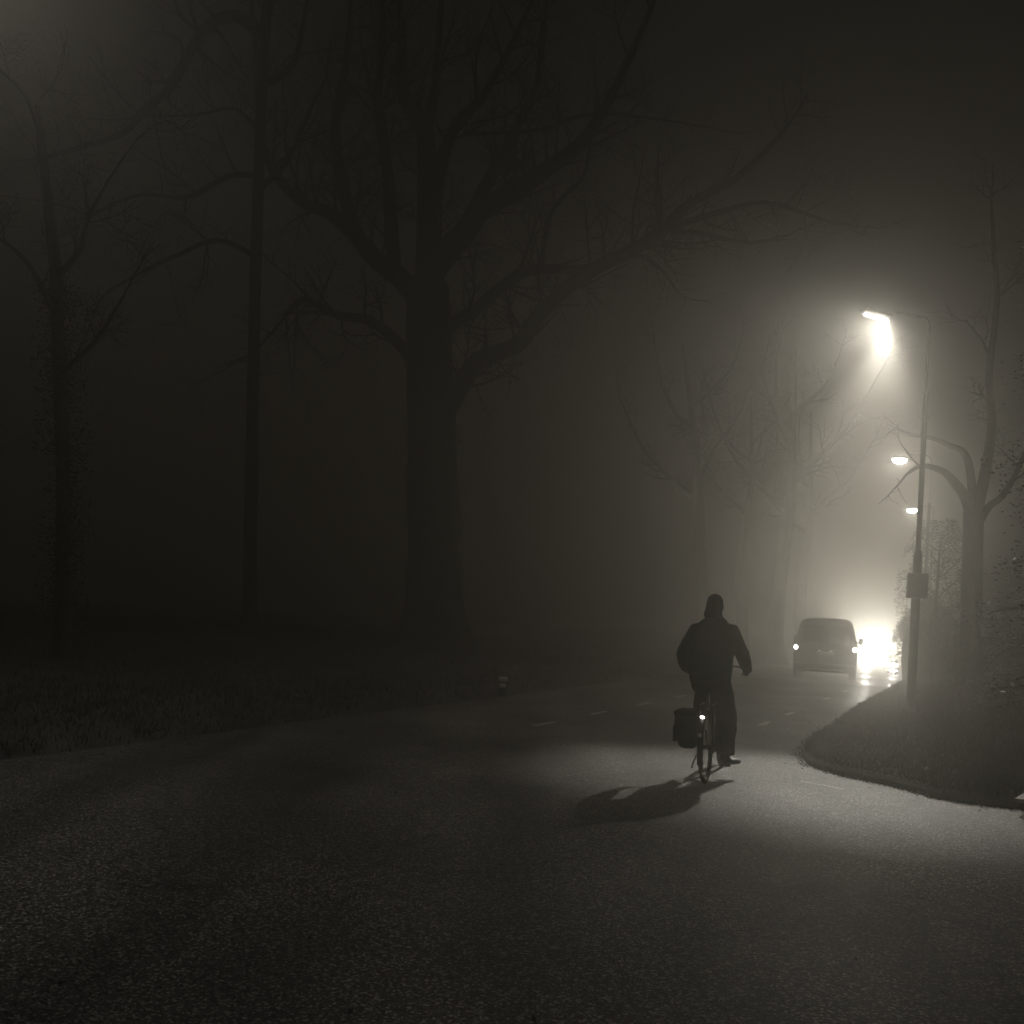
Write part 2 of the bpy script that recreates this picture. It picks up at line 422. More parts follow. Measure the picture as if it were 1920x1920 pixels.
tl([(1006, 506), (1011, 459), (1025, 398), (1056, 360), (1086, 328), (1100, 250)], .06, .03, -.3, ys=-.9, lvl=2, kidL=1.0)
tl([(1156, 487), (1194, 480), (1231, 506), (1260, 545)], .05, .02, -.3, ys=-1.6, lvl=1, kidL=1.0)
tl([(1250, 436), (1300, 436), (1390, 455), (1470, 440)], .05, .02, -.6, ys=-2.0, lvl=1, kidL=1.0)
tl([(1240, 430), (1330, 400), (1420, 380), (1500, 400), (1560, 420)], .06, .02, -1.6, ys=-2.0, lvl=2, kidL=1.2)
tl([(860, 250), (1000, 243), (1090, 215), (1200, 220), (1330, 240)], .05, .02, -1.0, lvl=2, kidL=1.2)
cr.build('crown', M['bark'], t)
iv = MB()
for _ in range(3500):
    a = U(0, 6.28); z = U(.5, 7.5); r = .89*U(.97, 1.12)
    if noise.noise(Vector((math.cos(a)*1.5, math.sin(a)*1.5, z))) < -.1: continue
    c0 = on_path([loc(base), loc(P(803, 1000, T1Y)), loc(P(800, 760, T1Y)), loc(P(795, 620, T1Y))], z); leaf(iv, c0 + Vector((math.cos(a)*r, math.sin(a)*r, 0)), U(.03, .05))
iv.build('ivy', M['shiny'], t, smooth=False)

# 2: tree at the left with a thick bough coming down
T2Y = 25.0
base = P(455, 1262, T2Y); base.z = gz(base.x, base.y) - .15; off = base
t = empty('bare_tree', base, 0, 'tall bare tree whose thick bough drops toward the upper left corner', 'tree', 'bare trees left of the road')
tr = MB(); trunk(tr, [loc(base), loc(P(462, 900, T2Y)), loc(P(470, 500, T2Y)), loc(P(480, 200, T2Y)), loc(P(500, -150, T2Y))], [.20, .18, .16, .15, .13]); tr.build('trunk', M['bark'], t)
cr = MB()
def tl2(px, r0, r1, dy=0.0, ys=0.0, **k):
    n = len(px); k['kidL'] = k.get('kidL', 1.4)*1.6; limb(cr, [loc(P(x, y, T2Y + ys + dy*i/(n-1))) for i, (x, y) in enumerate(px)], r0*1.05, r1*1.1, **k)
tl2([(478, 60), (430, 30), (370, 60), (312, 162), (265, 203), (219, 250), (125, 281), (50, 300)], .17, .04, -1.0, dens=2.4, kidL=1.2)
tl2([(474, 240), (428, 203), (360, 215), (266, 219), (200, 225)], .05, .02, -.4, dens=2.5, kidL=.9)
tl2([(474, 330), (420, 330), (340, 370), (250, 365), (160, 400), (110, 385), (42, 372)], .08, .015, .7, dens=2.4, kidL=1.2)
tl2([(470, 480), (400, 450), (320, 480), (240, 520), (180, 560), (150, 640)], .08, .015, -1.0, dens=2.4, kidL=1.2, up=-.02)
tl2([(485, 160), (540, 120), (560, 40), (580, -60)], .10, .04, 1.0, kidL=1.2)
tl2([(488, 60), (500, -40), (540, -150)], .10, .04, 1.0, kidL=1.2)
tl2([(472, 360), (530, 300), (560, 230), (600, 150)], .09, .03, 1.5, kidL=1.2)
tl2([(370, 60), (330, 30), (300, -40), (240, -80)], .07, .03, 1.5, kidL=1.2)
cr.build('crown', M['bark'], t)

# 3: ivy covered tree at the left edge
T3Y = 15.0
base = P(105, 1320, T3Y); base.z = gz(base.x, base.y) - .15; off = base
t = empty('ivy_tree', base, 0, 'dark tree at the left edge wrapped in ivy whose leaves glint', 'tree')
tr = MB(); trunk(tr, [loc(base), loc(P(110, 900, T3Y)), loc(P(95, 500, T3Y)), loc(P(60, 200, T3Y))], [.13, .11, .10, .06]); tr.build('trunk', M['bark'], t)
cr = MB()
for px in ([(96, 520), (140, 470), (160, 400), (200, 330)], [(98, 600), (60, 520), (20, 470), (-40, 430)], [(105, 700), (170, 640), (220, 560)], [(70, 260), (40, 180), (-20, 120)]):
    limb(cr, [loc(P(x, y, T3Y - .3*i)) for i, (x, y) in enumerate(px)], .06, .02, lvl=2, dens=2.2, kidL=.9)
cr.build('crown', M['bark'], t)
iv = MB(); k = 0
while k < 5200:
    a = U(0, 6.28); z = U(.5, 6.5); r = .13 + .34*random.random()**2
    q = Vector((math.cos(a), math.sin(a), z*.8))
    if noise.noise(q*1.7) < -.22: continue
    k += 1; c0 = on_path([loc(base), loc(P(110, 900, T3Y)), loc(P(95, 500, T3Y)), loc(P(60, 200, T3Y))], z); leaf(iv, c0 + Vector((math.cos(a)*r, math.sin(a)*r, 0)), U(.025, .05))
iv.build('ivy', M['shiny'], t, smooth=False)

# generic roadside trees
def roadside(px, py, Y, w, label, group, H=12, lean=0.0, limbs=5, name='bare_tree', lvl=2, fork=6.5, kidL=1.2):
    global off
    base = P(px, py, Y); base.z = gz(base.x, base.y) - .15; off = base
    t = empty(name, base, 0, label, 'tree', group)
    tr = MB(); pts = [Vector((lean*z*.08 + .12*math.sin(z*.7+px), .1*math.sin(z*.5), z)) for z in (0, 1.5, 3, 4.5, 6, H*.7, H)]
    rr = [w, w*.88, w*.8, w*.72, w*.6, w*.42, w*.12]; trunk(tr, pts, rr, 14, 1.45)
    tr.build('trunk', M['bark'], t)
    cr = MB()
    for k in range(limbs):
        z = fork + (H-fork)*.75*k/limbs; i = 0
        a = k*2.4 + px; p0 = Vector((lean*z*.08 + .12*math.sin(z*.7+px), .1*math.sin(z*.5), z))
        L = (H-z)*.5 + 1; pp = [p0, p0 + Vector((math.cos(a)*L*.3, math.sin(a)*L*.3, L*.22)), p0 + Vector((math.cos(a+.2)*L*.6, math.sin(a+.2)*L*.6, L*.55)), p0 + Vector((math.cos(a+.3)*L*.8, math.sin(a+.3)*L*.8, L*.95))]
        limb(cr, pp, w*.38, w*.1, lvl=lvl, dens=1.3, kidL=kidL)
    cr.build('crown', M['bark'], t)
    return t
gl_ = 'bare trees left of the road'
roadside(1322, 1236, 37, .36, 'leaning bare tree rising behind the head of the cyclist', gl_, 13, lean=-1.6)
roadside(1378, 1236, 41, .30, 'slim faint tree just right of the one behind the cyclist', gl_, 12)
roadside(1448, 1232, 36, .36, 'dark trunk standing halfway between the cyclist and the van', gl_, 13, lean=.2)
roadside(1492, 1230, 47, .34, 'faint tree rising behind the left flank of the van', gl_, 13)

# right hand tree with an arching limb
T4Y = 21.0
base = P(1805, 1295, T4Y); base.z = .05; off = base
t = empty('bare_tree', base, 0, 'dark trunk right of the near lamp post with a limb arching left', 'tree', 'trees on the right verge')
tr = MB(); trunk(tr, [loc(base), loc(P(1812, 1150, T4Y)), loc(P(1815, 1050, T4Y)), loc(P(1816, 960, T4Y))], [.27, .23, .22, .22]); tr.build('trunk', M['bark'], t)
cr = MB()
def tl4(px, r0, r1, dy=0.0, **k):
    n = len(px); limb(cr, [loc(P(x, y, T4Y + dy*i/(n-1))) for i, (x, y) in enumerate(px)], r0, r1, **k)
tl4([(1818, 990), (1802, 935), (1785, 910), (1765, 888), (1740, 876), (1715, 874), (1690, 890)], .14, .03, .8, lvl=1, dens=.6, kidL=.8)
tl4([(1815, 975), (1812, 900), (1800, 850), (1770, 835), (1738, 822), (1700, 815)], .11, .03, 1.2, lvl=1, dens=.6, kidL=.8)
tl4([(1818, 970), (1835, 900), (1850, 800), (1845, 700), (1860, 560), (1850, 400)], .15, .04, .5, dens=.9, kidL=1.0)
tl4([(1822, 985), (1845, 950), (1870, 930), (1900, 880), (1930, 800)], .11, .04, -.5, kidL=1.2)
cr.build('crown', M['bark'], t)
# dense evergreen added at the right edge to cut short the lit fog
eb = P(2075, 1385, 10.8); eb.z = .08
t = empty('evergreen_tree', eb, 0, 'broad black evergreen filling the right edge of the picture', 'tree')
tr = MB(); trunk(tr, [Vector((0, 0, -.1)), Vector((0, 0, 3)), Vector((.05, 0, 7)), Vector((.05, 0, 11))], [.22, .18, .12, .03], 10, 1.4); tr.build('trunk', M['bark'], t)
bm_ = MB(); lv = MB()
for k in range(70):
    a = k*2.4; z = .6 + 10*k/70; L = (1.5 - .09*z)*U(.75, 1.1)
    tip = Vector((math.cos(a)*L, math.sin(a)*L, z - .25 + .5*random.random()))
    bm_.tube([(0, 0, z), tip*.5 + Vector((0, 0, z*.5+.12)), tip], [.035, .022, .008], 5, cap=False)
    for _ in range(620):
        f = U(.25, 1.08); q = Vector((tip.x*f, tip.y*f, z + (tip.z-z)*f)) + Vector((random.gauss(0, .15), random.gauss(0, .15), random.gauss(-.06, .16)))
        leaf(lv, q, U(.02, .042))
bm_.build('branches', M['bark'], t); lv.build('foliage', M['leaf'], t, smooth=False)

# leafy young tree and its stakes behind the near lamp post
T5Y = 26.5
base = P(1738, 1282, T5Y); base.z = .05; off = base
t = empty('young_tree', base, 0, 'leafy young tree with mottled foliage just behind the near lamp post', 'tree')
tr = MB(); trunk(tr, [Vector((0, 0, 0)), Vector((.02, 0, 1.2)), Vector((.0, 0, 2.4)), Vector((.05, 0, 4.2))], [.07, .06, .05, .02], 8, 1.3); tr.build('trunk', M['bark'], t)
cr = MB()
for k in range(26):
    a = k*2.4; z = .9 + 3.2*k/26; L = .8 + .5*math.sin(k*1.3)**2 - .12*max(0, z-3)
    grow(cr, Vector((0, 0, z)), Vector((math.cos(a), math.sin(a), .8)), L, .018, 1)
cr.build('branches', M['bark'], t)
lv = MB(); k = 0
while k < 9000:
    a = U(0, 6.28); z = U(.7, 4.9); rm = .95*math.sin(math.pi*min(1, (z-.2)/4.9))**.6 + .15; r = rm*math.sqrt(random.random())
    q = Vector((math.cos(a)*r*1.05, math.sin(a)*r, z))
    if noise.noise(q*2.6 + Vector((5, 0, 0))) < .0: continue
    k += 1; leaf(lv, q, U(.03, .055))
lv.build('foliage', M['leaf'], t, smooth=False)
bs = P(1795, 1290, 24.5); bs.z = .1; off = bs
t = empty('hedge_shrub', bs, 0, 'low leafy shrub beside the right hand trunk behind the stakes', 'shrub')
lv = MB(); st = MB(); k = 0
while k < 7000:
    q = Vector((U(-1.5, 1.2), U(-.6, .6), U(0.05, 2.3)))
    if (q.x/1.5)**2 + (q.y/.65)**2 + ((q.z-.9)/1.5)**2 > 1 or noise.noise(q*2.2) < -.02: continue
    k += 1; leaf(lv, q, U(.025, .05))
for k in range(14): grow(st, Vector((U(-.5, .5), U(-.2, .2), 0)), Vector((U(-.8, .8), U(-.4, .4), 1)), U(1.2, 1.9), .015, 1)
lv.build('foliage', M['leaf'], t, smooth=False); st.build('stem', M['bark'], t)

# clipped hedge along the kerb beyond the young tree
h0 = Vector((12.75, 27.3, .05)); hd = Vector((.50, 1, 0)).normalized(); hn = Vector((hd.y, -hd.x, 0)); HL = 19.0
t = empty('hedge', h0, 0, 'long dark hedge running along the kerb behind the young tree and its stakes', 'hedge')
cm = MB(); rings = []
for i in range(39):
    q = hd*(.3 + (HL-.6)*i/38); wv = .45*noise.noise(q*.6 + Vector((3, 1, 0))); hh = 2.35 + wv
    wd = .60 + .2*noise.noise(q*.5); hh -= .15
    if i in (0, 38): wd *= .5; hh *= .8
    rings.append([q + hn*(wd*a) + Vector((0, 0, b*hh)) for a, b in ((-1, 0), (-1.08, .3), (-1.05, .65), (-.75, .93), (0, 1), (.75, .93), (1.05, .65), (1.08, .3), (1, 0))])
cm.loft(rings); cm.build('branches', M['bark'], t)
lv = MB()
for _ in range(30000):
    u_ = random.random()**1.3; q = hd*(HL*u_); hh = 2.35 + .45*noise.noise(q*.6 + Vector((3, 1, 0))); a = U(0, math.pi)
    wd = .75 + .2*noise.noise(q*.5)
    leaf(lv, q + hn*(-math.cos(a)*wd*U(.85, 1.3)*(1+.35*noise.noise(q*1.5+Vector((0, 0, a))))) + Vector((0, 0, max(.05, hh*(abs(math.sin(a))**.6)*U(.85, 1.12)))), U(.03, .07))
lv.build('foliage', M['leaf'], t, smooth=False)
sb = P(1754, 1278, 25.3); sb.z = .1
t = empty('tree_stake_frame', sb, R(-8), 'two upright wooden stakes joined by a board beside the young leafy tree', 'stake frame')
for s in (-1, 1):
    mb = MB(); mb.tube([(s*.34, 0, -.1), (s*.34, 0, 1.0), (s*.33, 0, 1.82), (s*.33, 0, 1.86)], [.048, .048, .046, .03], 10); mb.build('stake', M['wood'], t)
mb = MB(); mb.box((0.0, .055, .92), (.86, .025, .16), bev=.006); mb.build('board', M['wood'], t)

# ------------------------------------------------------------------ street lamps
def add_light(kind, name, loc, energy, target=None, cone=None, blend=.5, radius=.1, parent=None):
    ld = bpy.data.lights.new(name, kind); ld.energy = energy; ld.color = (1.0, .965, .885); ld.shadow_soft_size = radius
    if cone: ld.spot_size = R(cone); ld.spot_blend = blend
    o = bpy.data.objects.new(name, ld); COL.objects.link(o); o.location = loc
    if target is not None: o.rotation_euler = (Vector(target)-Vector(loc)).to_track_quat('-Z', 'Y').to_euler()
    if parent: o.parent = parent
    return o
LAMPH = 7.3
def lamp_post(base, headpt, label, bulge=True):
    """base on the ground; headpt world position of the lamp head"""
    t = empty('street_lamp', base, 0, label, 'street lamp', 'street lamps along the right verge')
    H = headpt.z + .02; rel = headpt - base
    p = MB(); p.tube([(0, 0, -.1), (0, 0, .02), (0, 0, 2.85), (0, 0, 2.97)], [.078, .078, .076, .05], 14); p.build('pole_base', M['steel'], t)
    p = MB(); p.tube([(0, 0, 2.9), (0, 0, 5.75), (0, 0, 5.82)], [.047, .043, .03], 12); p.build('pole', M['steel'], t)
    p = MB(); p.tube([(0, 0, 5.78), (0, 0, H-.12), (rel.x*.04, rel.y*.04, H-.03), (rel.x*.12, rel.y*.12, H+.02), (rel.x*.8, rel.y*.8, H+.06)], [.022, .019, .019, .018, .018], 8); p.build('arm', M['galv'], t)
    c = MB(); c.ell((0, 0, 5.80), (.05, .05, .035)); c.ell((-.045, -.02, 5.80), (.025, .02, .03)); c.build('collar', M['galv'], t)
    d = MB(); d.box((0, -.079, .75), (.085, .012, .34), bev=.004); d.build('service_door', M['steel'], t)
    return t
# near lamp: two lit tubes meeting at a corner under flat hoods
b1 = G(1697, 1346); b1.z = .08
dY = b1.y
tA0 = P(1611, 589, dY-.35); zt = tA0.z
def at_z(px, py, z):
    a, b = _ab(px, py); Y = (z - CAMH)*FPX/(b + HZ); return Vector((Y*a/FPX, Y, z))
tA1 = at_z(1655, 601, zt); tB0 = at_z(1653, 603, zt); tB1 = at_z(1641, 635, zt)
print('near lamp', b1, tA0, tA1, tB0, tB1)
t = lamp_post(b1, tA1, 'near street lamp with two lit tubes at a right angle above a sign box')
for a_, b_ in ((tA0, tA1), (tB0, tB1)):
    d_ = (b_-a_); ang = math.atan2(d_.y, d_.x); c_ = (a_+b_)/2 - b1
    h = MB(); h.box((c_.x, c_.y, c_.z+.075), (d_.length+.08, .15, .05), ang, .012); ho = h.build('hood', M['galv'], t)
    e = MB(); e.tube([a_-b1, a_.lerp(b_, .05)-b1, a_.lerp(b_, .95)-b1, b_-b1], [.028, .036, .036, .028], 10); e.build('lamp_tube', M['tube'], t)
L1 = Vector((tA1.x-.12, tA1.y-.05, zt-.07))
sp = P(1711, 1098, b1.y-.13)
sg = empty('sign_box', sp, R(-14), 'small square sign box strapped to the near lamp post', 'sign')
mb = MB(); mb.box((0, 0, 0), (.36, .05, .46), bev=.022); mb.build('panel', M['sign'], sg)
mb = MB()
fr = [(-.172, -.03, -.222), (.172, -.03, -.222), (.172, -.03, .222), (-.172, -.03, .222)]
for i in range(4): mb.tube([fr[i], fr[(i+1) % 4]], .009, 6)
mb.build('rim', M['galv'], sg)
for z in (-.13, .13):
    mb = MB(); mb.box((0, .055, z), (.20, .06, .03), bev=.004); mb.build('bracket', M['steel'], sg)

def far_lamp(px, py, Y, postpx, label, s=1.0):
    hp = P(px, py, Y); bx = P(postpx, py, Y); base = Vector((bx.x, Y, .08))
    # stand the post upright under its top
    t = lamp_post(base, Vector((hp.x, Y-.1, hp.z+.08)), label)
    c = hp - base
    h = MB(); h.loft([[Vector((c.x + .27*q*math.cos(a)*s, c.y-.1 + .16*q*math.sin(a)*s, c.z + z)) for a in [k*math.pi/8 for k in range(16)]] for q, z in ((1, .03), (1, .08), (.8, .15), (.35, .18))]); h.build('hood', M['galv'], t)
    e = MB(); e.loft([[Vector((c.x + .24*q*math.cos(a)*s, c.y-.1 + .14*q*math.sin(a)*s, c.z + z)) for a in [k*math.pi/8 for k in range(16)]] for q, z in ((.55, -.11), (.85, -.07), (1, 0), (1, .027))]); e.build('lamp_bowl', M['bowl'], t)  # lit bowl made as large as the lamp's bloom
    return t, hp
t2, L2 = far_lamp(1675, 863, 29.7, 1737, 'second street lamp along the road, round glow left of the near post')
t3, L3 = far_lamp(1699, 957, 41.8, 1742, 'third and farthest street lamp, smallest glow close to the near post')
# lamp beyond the upper left corner whose light reaches the picture
b4 = Vector((-5.95, 6.6, .06)); h4 = Vector((-5.0, 6.6, 7.3))
t4 = lamp_post(b4, h4, 'street lamp outside the frame beyond the upper left corner')
c = h4 - b4; h = MB(); h.box((c.x, c.y, c.z+.06), (.5, .2, .07), 0, .02); h.build('hood', M['galv'], t4)
e = MB(); e.tube([(c.x-.2, c.y, c.z), (c.x+.2, c.y, c.z)], .035, 10); e.build('lamp_tube', M['tube'], t4)

# ------------------------------------------------------------------ small roadside posts
def marker(p, h, label, w=.05):
    t = empty('marker_post', (p.x, p.y, gz(p.x, p.y)-.02), 0, label, 'post')
    mb = MB(); mb.box((0, 0, h*.4), (w*1.6, w, h*.8), bev=.01); mb.build('shaft', M['wood'], t)
    mb = MB(); mb.box((0, 0, h*.9), (w*1.7, w*1.15, h*.2), bev=.01); mb.build('cap', M['refl'], t)
    mb = MB(); mb.box((0, -w*.55, h*.62), (w*1.1, .012, h*.18), bev=.003); mb.build('reflector', M['refl'], t)
marker(G(932, 1306), .40, 'short pale topped post in front of the massive tree', .10)
marker(G(1446, 1241), .55, 'thin white post in the grass left of the van', .045)

# ------------------------------------------------------------------ vehicles
def car_body(stations, ring_fn, name, m, parent):
    mb = MB(); rings = [ring_fn(*s) for s in stations]; mb.loft(rings); o = mb.build(name, m, parent)
    md = o.modifiers.new('Smooth', 'SUBSURF'); md.levels = md.render_levels = 1
    return o
def wheel(parent, x, y, r, w):
    wo = empty('wheel', (x, y, r), 0); wo.parent = parent
    ty = MB(); s = 1 if x > 0 else -1
    prof = [(-w/2, r*.68), (-w/2, r*.93), (-w/2+.03, r), (w/2-.03, r), (w/2, r*.93), (w/2, r*.68)]
    ty.loft([[Vector((px, pr*math.cos(a), pr*math.sin(a))) for a in [k*math.pi/14 for k in range(28)]] for px, pr in prof], cap=False)
    ty.build('tyre', M['rubber'], wo)
    rm = MB(); rm.loft([[Vector((px, pr*math.cos(a), pr*math.sin(a))) for a in [k*math.pi/14 for k in range(28)]] for px, pr in [(-w/2+.01, r*.67), (w/2-.01, r*.67)]])
    for k in range(5):
        a = k*2*math.pi/5; rm.tube([(s*w*.46, 0, 0), (s*w*.46, math.cos(a)*r*.62, math.sin(a)*r*.62)], .03, 6)
    rm.build('rim', M['galv'], wo)
# van, seen from behind
VB = G(1535, 1274); VH = -math.atan2(VB.x, VB.y) - R(1.5)
van = empty('van', (VB.x, VB.y, .006), VH, 'dark van driving away with its tail lights on', 'van')
def vring(y, top, hw, bot=.22, lean=0.0, tum=1.0):
    H = top - bot
    prof = [(0.86, 0), (.97, .06), (1.0, .2), (1.0, .40), (.965, .55), (.90, .68), (.85, .83), (.80, .92), (.71, .975), (.45, 1.0)]
    pts = []
    for f, t_ in prof:
        ff = f if top > 1.4 else (1 - (1-f)*.45)
        pts.append((hw*ff, y + lean*max(0, t_-.4), bot + H*t_))
    return [Vector(p) for p in pts] + [Vector((-p[0], p[1], p[2])) for p in reversed(pts)]
car_body([(0.03, 1.74, .84, .34, .10), (0.0, 1.79, .89, .29, .12), (.03, 1.83, .915, .27, .12), (.3, 1.85, .92, .26, .08), (1.2, 1.87, .92), (2.3, 1.86, .92), (2.75, 1.80, .91), (3.35, 1.32, .90), (3.55, 1.12, .90), (4.1, .98, .88), (4.35, .82, .84, .3), (4.42, .68, .78, .34)], vring, 'body', M['vanpaint'], van)
for s in (-1, 1):
    g = MB()                                     # rear door window
    q = [(s*.06, 1.10), (s*.70, 1.10), (s*.60, 1.60), (s*.06, 1.62)]
    def yr(z): return -.022 + .12*max(0, (z-.27)/1.56-.4)
    g.loft([[Vector((x, yr(z)-d, z)) for x, z in q] for d in (0.0, .014)]); 
    g.build('rear_window', M['glass'], van, smooth=False)
    tlb = MB(); tlb.box((s*.845, .02, 1.00), (.12, .10, .38), bev=.03); hz_ = tlb.build('tail_light', M['black'], van)
    e = MB(); e.ell((s*.835, -.04, .93), (.058, .03, .062)); e.build('lens', M['tail'], hz_)
    g = MB(); g.box((s*.16, -.045, .86), (.09, .02, .018), bev=.004); g.build('plate_lamp', M['platelamp'], van)
    g = MB(); g.box((s*1.02, 3.0, 1.15), (.14, .12, .2), bev=.03); g.tube([(s*.9, 3.03, 1.1), (s*1.0, 3.0, 1.12)], .03, 6); g.build('wing_mirror', M['black'], van)
    g = MB(); g.box((s*.66, 4.38, .72), (.28, .12, .16), bev=.04); g.build('headlight', M['glass'], van)
    g = MB(); g.quad((s*.90, 2.1, 1.1), (s*.90, 2.95, 1.1), (s*.80, 2.75, 1.55), (s*.80, 2.1, 1.58)); g.build('side_window', M['glass'], van)
g = MB(); g.box((0, -.035, .35), (1.76, .14, .26), bev=.05); g.build('rear_bumper', M['black'], van)
g = MB(); g.box((0.02, -.112, .30), (1.06, .016, .035), bev=.005); g.build('bumper_strip', M['galv'], van)
g = MB(); g.box((0, -.04, .78), (.50, .016, .11), bev=.004); g.build('number_plate', M['plate'], van)
g = MB(); g.box((0, -.035, .885), (.66, .03, .05), bev=.01); g.build('door_handle', M['black'], van)
g = MB(); g.quad((-.74, 3.40, 1.32), (.74, 3.40, 1.32), (.62, 2.82, 1.78), (-.62, 2.82, 1.78)); g.build('windscreen', M['glass'], van)
for x in (-.80, .80):
    for y in (.75, 3.5): wheel(van, x, y, .32, .19)

# oncoming car hidden in its own headlights
CY = 45.0
cb = G(1641, 1252); cb = Vector((P(1641, 1240, CY).x, CY, .006))
CH = math.pi - math.atan2(cb.x, cb.y)
car = empty('oncoming_car', cb, CH, 'oncoming car lost in the white glare of its headlights', 'car')
def cring(y, top, hw, bot=.22, lean=0.0):
    H = top - bot
    prof = [(0.86, 0), (.97, .08), (1.0, .25), (1.0, .45), (.96, .60), (.86, .75), (.78, .88), (.66, .97), (.40, 1.0)]
    pts = [(hw*(f if top > 1.1 else 1-(1-f)*.5), y, bot + H*t_) for f, t_ in prof]
    return [Vector(p) for p in pts] + [Vector((-p[0], p[1], p[2])) for p in reversed(pts)]
car_body([(-4.1, .75, .80, .35), (-4.0, .95, .87), (-3.6, 1.02, .89), (-3.2, 1.35, .89), (-2.7, 1.46, .89), (-1.9, 1.47, .89), (-1.5, 1.40, .89), (-.95, .98, .89), (-.4, .88, .88), (-.06, .72, .84), (0, .60, .78, .3)], cring, 'body', M['carpaint'], car)
g = MB(); g.quad((-.66, -1.02, 1.04), (.66, -1.02, 1.04), (.56, -1.52, 1.40), (-.56, -1.52, 1.40)); g.build('windscreen', M['glass'], car)
g = MB(); g.box((0, 0, .42), (.9, .04, .16), bev=.02); g.build('grille', M['black'], car)
g = MB(); g.box((0, .03, .60), (.5, .02, .11), bev=.004); g.build('number_plate', M['plate'], car)
for s in (-1, 1):
    g = MB(); g.box((s*.64, -.04, .62), (.26, .12, .14), bev=.04); ho = g.build('headlight', M['black'], car)
    e = MB(); e.ell((s*.64, .03, .62), (.09, .02, .05)); e.build('lens', M['head'], ho)
    g = MB(); g.box((s*.98, -1.15, 1.0), (.16, .1, .12), bev=.03); g.build('wing_mirror', M['black'], car)
for x in (-.78, .78):
    for y in (-.8, -3.3): wheel(car, x, y, .31, .19)

# ------------------------------------------------------------------ bicycle
BK = G(1313, 1470); BH = -math.atan2(BK.x, BK.y) - R(8.5)
bike = empty('bicycle', (BK.x, BK.y, .006), BH, 'upright city bicycle ridden away with its rear light glowing', 'bicycle')
WR = .345
def bwheel(y):
    w = empty('wheel', (0, y, WR), 0); w.parent = bike
    ty = MB(); n = 40
    def torus(mb, R_, r_, m=8, sx=1):
        rings = [[Vector((sx*r_*math.sin(b), (R_+r_*math.cos(b))*math.cos(a), (R_+r_*math.cos(b))*math.sin(a))) for b in [j*2*math.pi/m for j in range(m)]] for a in [k*2*math.pi/n for k in range(n+1)]]
        mb.loft(rings, cap=False)
    torus(ty, WR-.021, .021); ty.build('tyre', M['rubber'], w)
    rm = MB(); torus(rm, WR-.048, .010, 6, 1.3)
    rm.tube([(-.05, 0, 0), (.05, 0, 0)], .022, 10)
    for k in range(28):
        a = k*2*math.pi/28; s = 1 if k % 2 else -1
        rm.tube([(s*.028, math.cos(a+.25)*.02, math.sin(a+.25)*.02), (0, math.cos(a)*(WR-.05), math.sin(a)*(WR-.05))], .0011, 3)
    rm.build('rim', M['chrome'], w)
bwheel(0); bwheel(1.12)
f = MB(); BB = (0, .46, .29)
ST = (0, .28, .82)
f.tube([BB, (0, .27, .86)], .017, 8); f.tube([(0, .285, .80), (0, .86, .82)], .016, 8); f.tube([BB, (0, .89, .72)], .019, 8)
f.tube([(0, .845, .92), (0, .905, .70)], .020, 8)
for s in (-1, 1):
    f.tube([(s*.03, .44, .29), (s*.06, .0, WR)], .010, 6); f.tube([(s*.03, .30, .76), (s*.06, 0, WR)], .009, 6)
f.tube([(-.045, .46, .29), (.045, .46, .29)], .024, 8)
f.tube([(0, .27, .86), (0, .25, .96)], .013, 8)
f.build('frame', M['enamel'], bike)
f = MB(); f.tube([(0, .905, .70), (0, .93, .66)], .018, 8)
for s in (-1, 1): f.tube([(s*.02, .925, .70), (s*.05, .95, .62), (s*.05, 1.02, .45), (s*.05, 1.12, WR)], .012, 6)
f.build('fork', M['enamel'], bike)
def guard(y0, a0, a1):
    g = MB(); rings = []
    for k in range(17):
        a = a0 + (a1-a0)*k/16; r = WR+.018
        rings.append([Vector((x, y0 + math.cos(a)*(r+h), WR + math.sin(a)*(r+h))) for x, h in ((-.028, -.012), (-.020, .002), (0, .008), (.020, .002), (.028, -.012), (.020, -.001), (0, .005), (-.020, -.001))])
    g.loft(rings); g.build('mudguard', M['black'], bike)
guard(0, R(20), R(200)); guard(1.12, R(-10), R(150))
g = MB()
for s in (-1, 1):
    g.tube([(s*.055, .20, .755), (s*.055, -.20, .745)], .006, 6); g.tube([(s*.055, -.15, .745), (s*.065, 0, WR)], .005, 6); g.tube([(s*.055, .05, .75), (s*.065, 0, WR)], .005, 6)
for y in (-.20, -.07, .06, .20): g.tube([(-.055, y, .75), (.055, y, .75)], .005, 6)
g.build('rack', M['enamel'], bike)
g = MB(); g.box((0, -.215, .655), (.07, .035, .055), bev=.012); rl = g.build('rear_light', M['black'], bike)
e = MB(); e.ell((0, -.236, .655), (.021, .012, .014), rot=Matrix.Rotation(R(12), 3, 'Y')); e.build('lens', M['bikelight'], rl)
g = MB(); g.tube([(0, -.365, .50), (0, -.372, .50)], .02, 10); g.build('reflector', M['refl'], bike)
g = MB(); g.loft([[Vector((w*math.cos(a), y + .0*a, .985 + h*math.sin(a))) for a in [k*math.pi/6 for k in range(12)]] for y, w, h in ((.10, .05, .02), (.13, .10, .035), (.20, .105, .035), (.28, .05, .03), (.37, .022, .022), (.39, .012, .012))]); g.build('saddle', M['black'], bike)
g = MB(); g.tube([(0, .86, .90), (0, .835, 1.08), (0, .845, 1.10)], .012, 8)
hb = [(-.29, .64, 1.03), (-.28, .74, 1.05), (-.2, .86, 1.09), (0, .87, 1.10), (.2, .86, 1.09), (.28, .74, 1.05), (.29, .64, 1.03)]
g.tube(hb, .011, 8); hbo = g.build('handlebar', M['chrome'], bike)
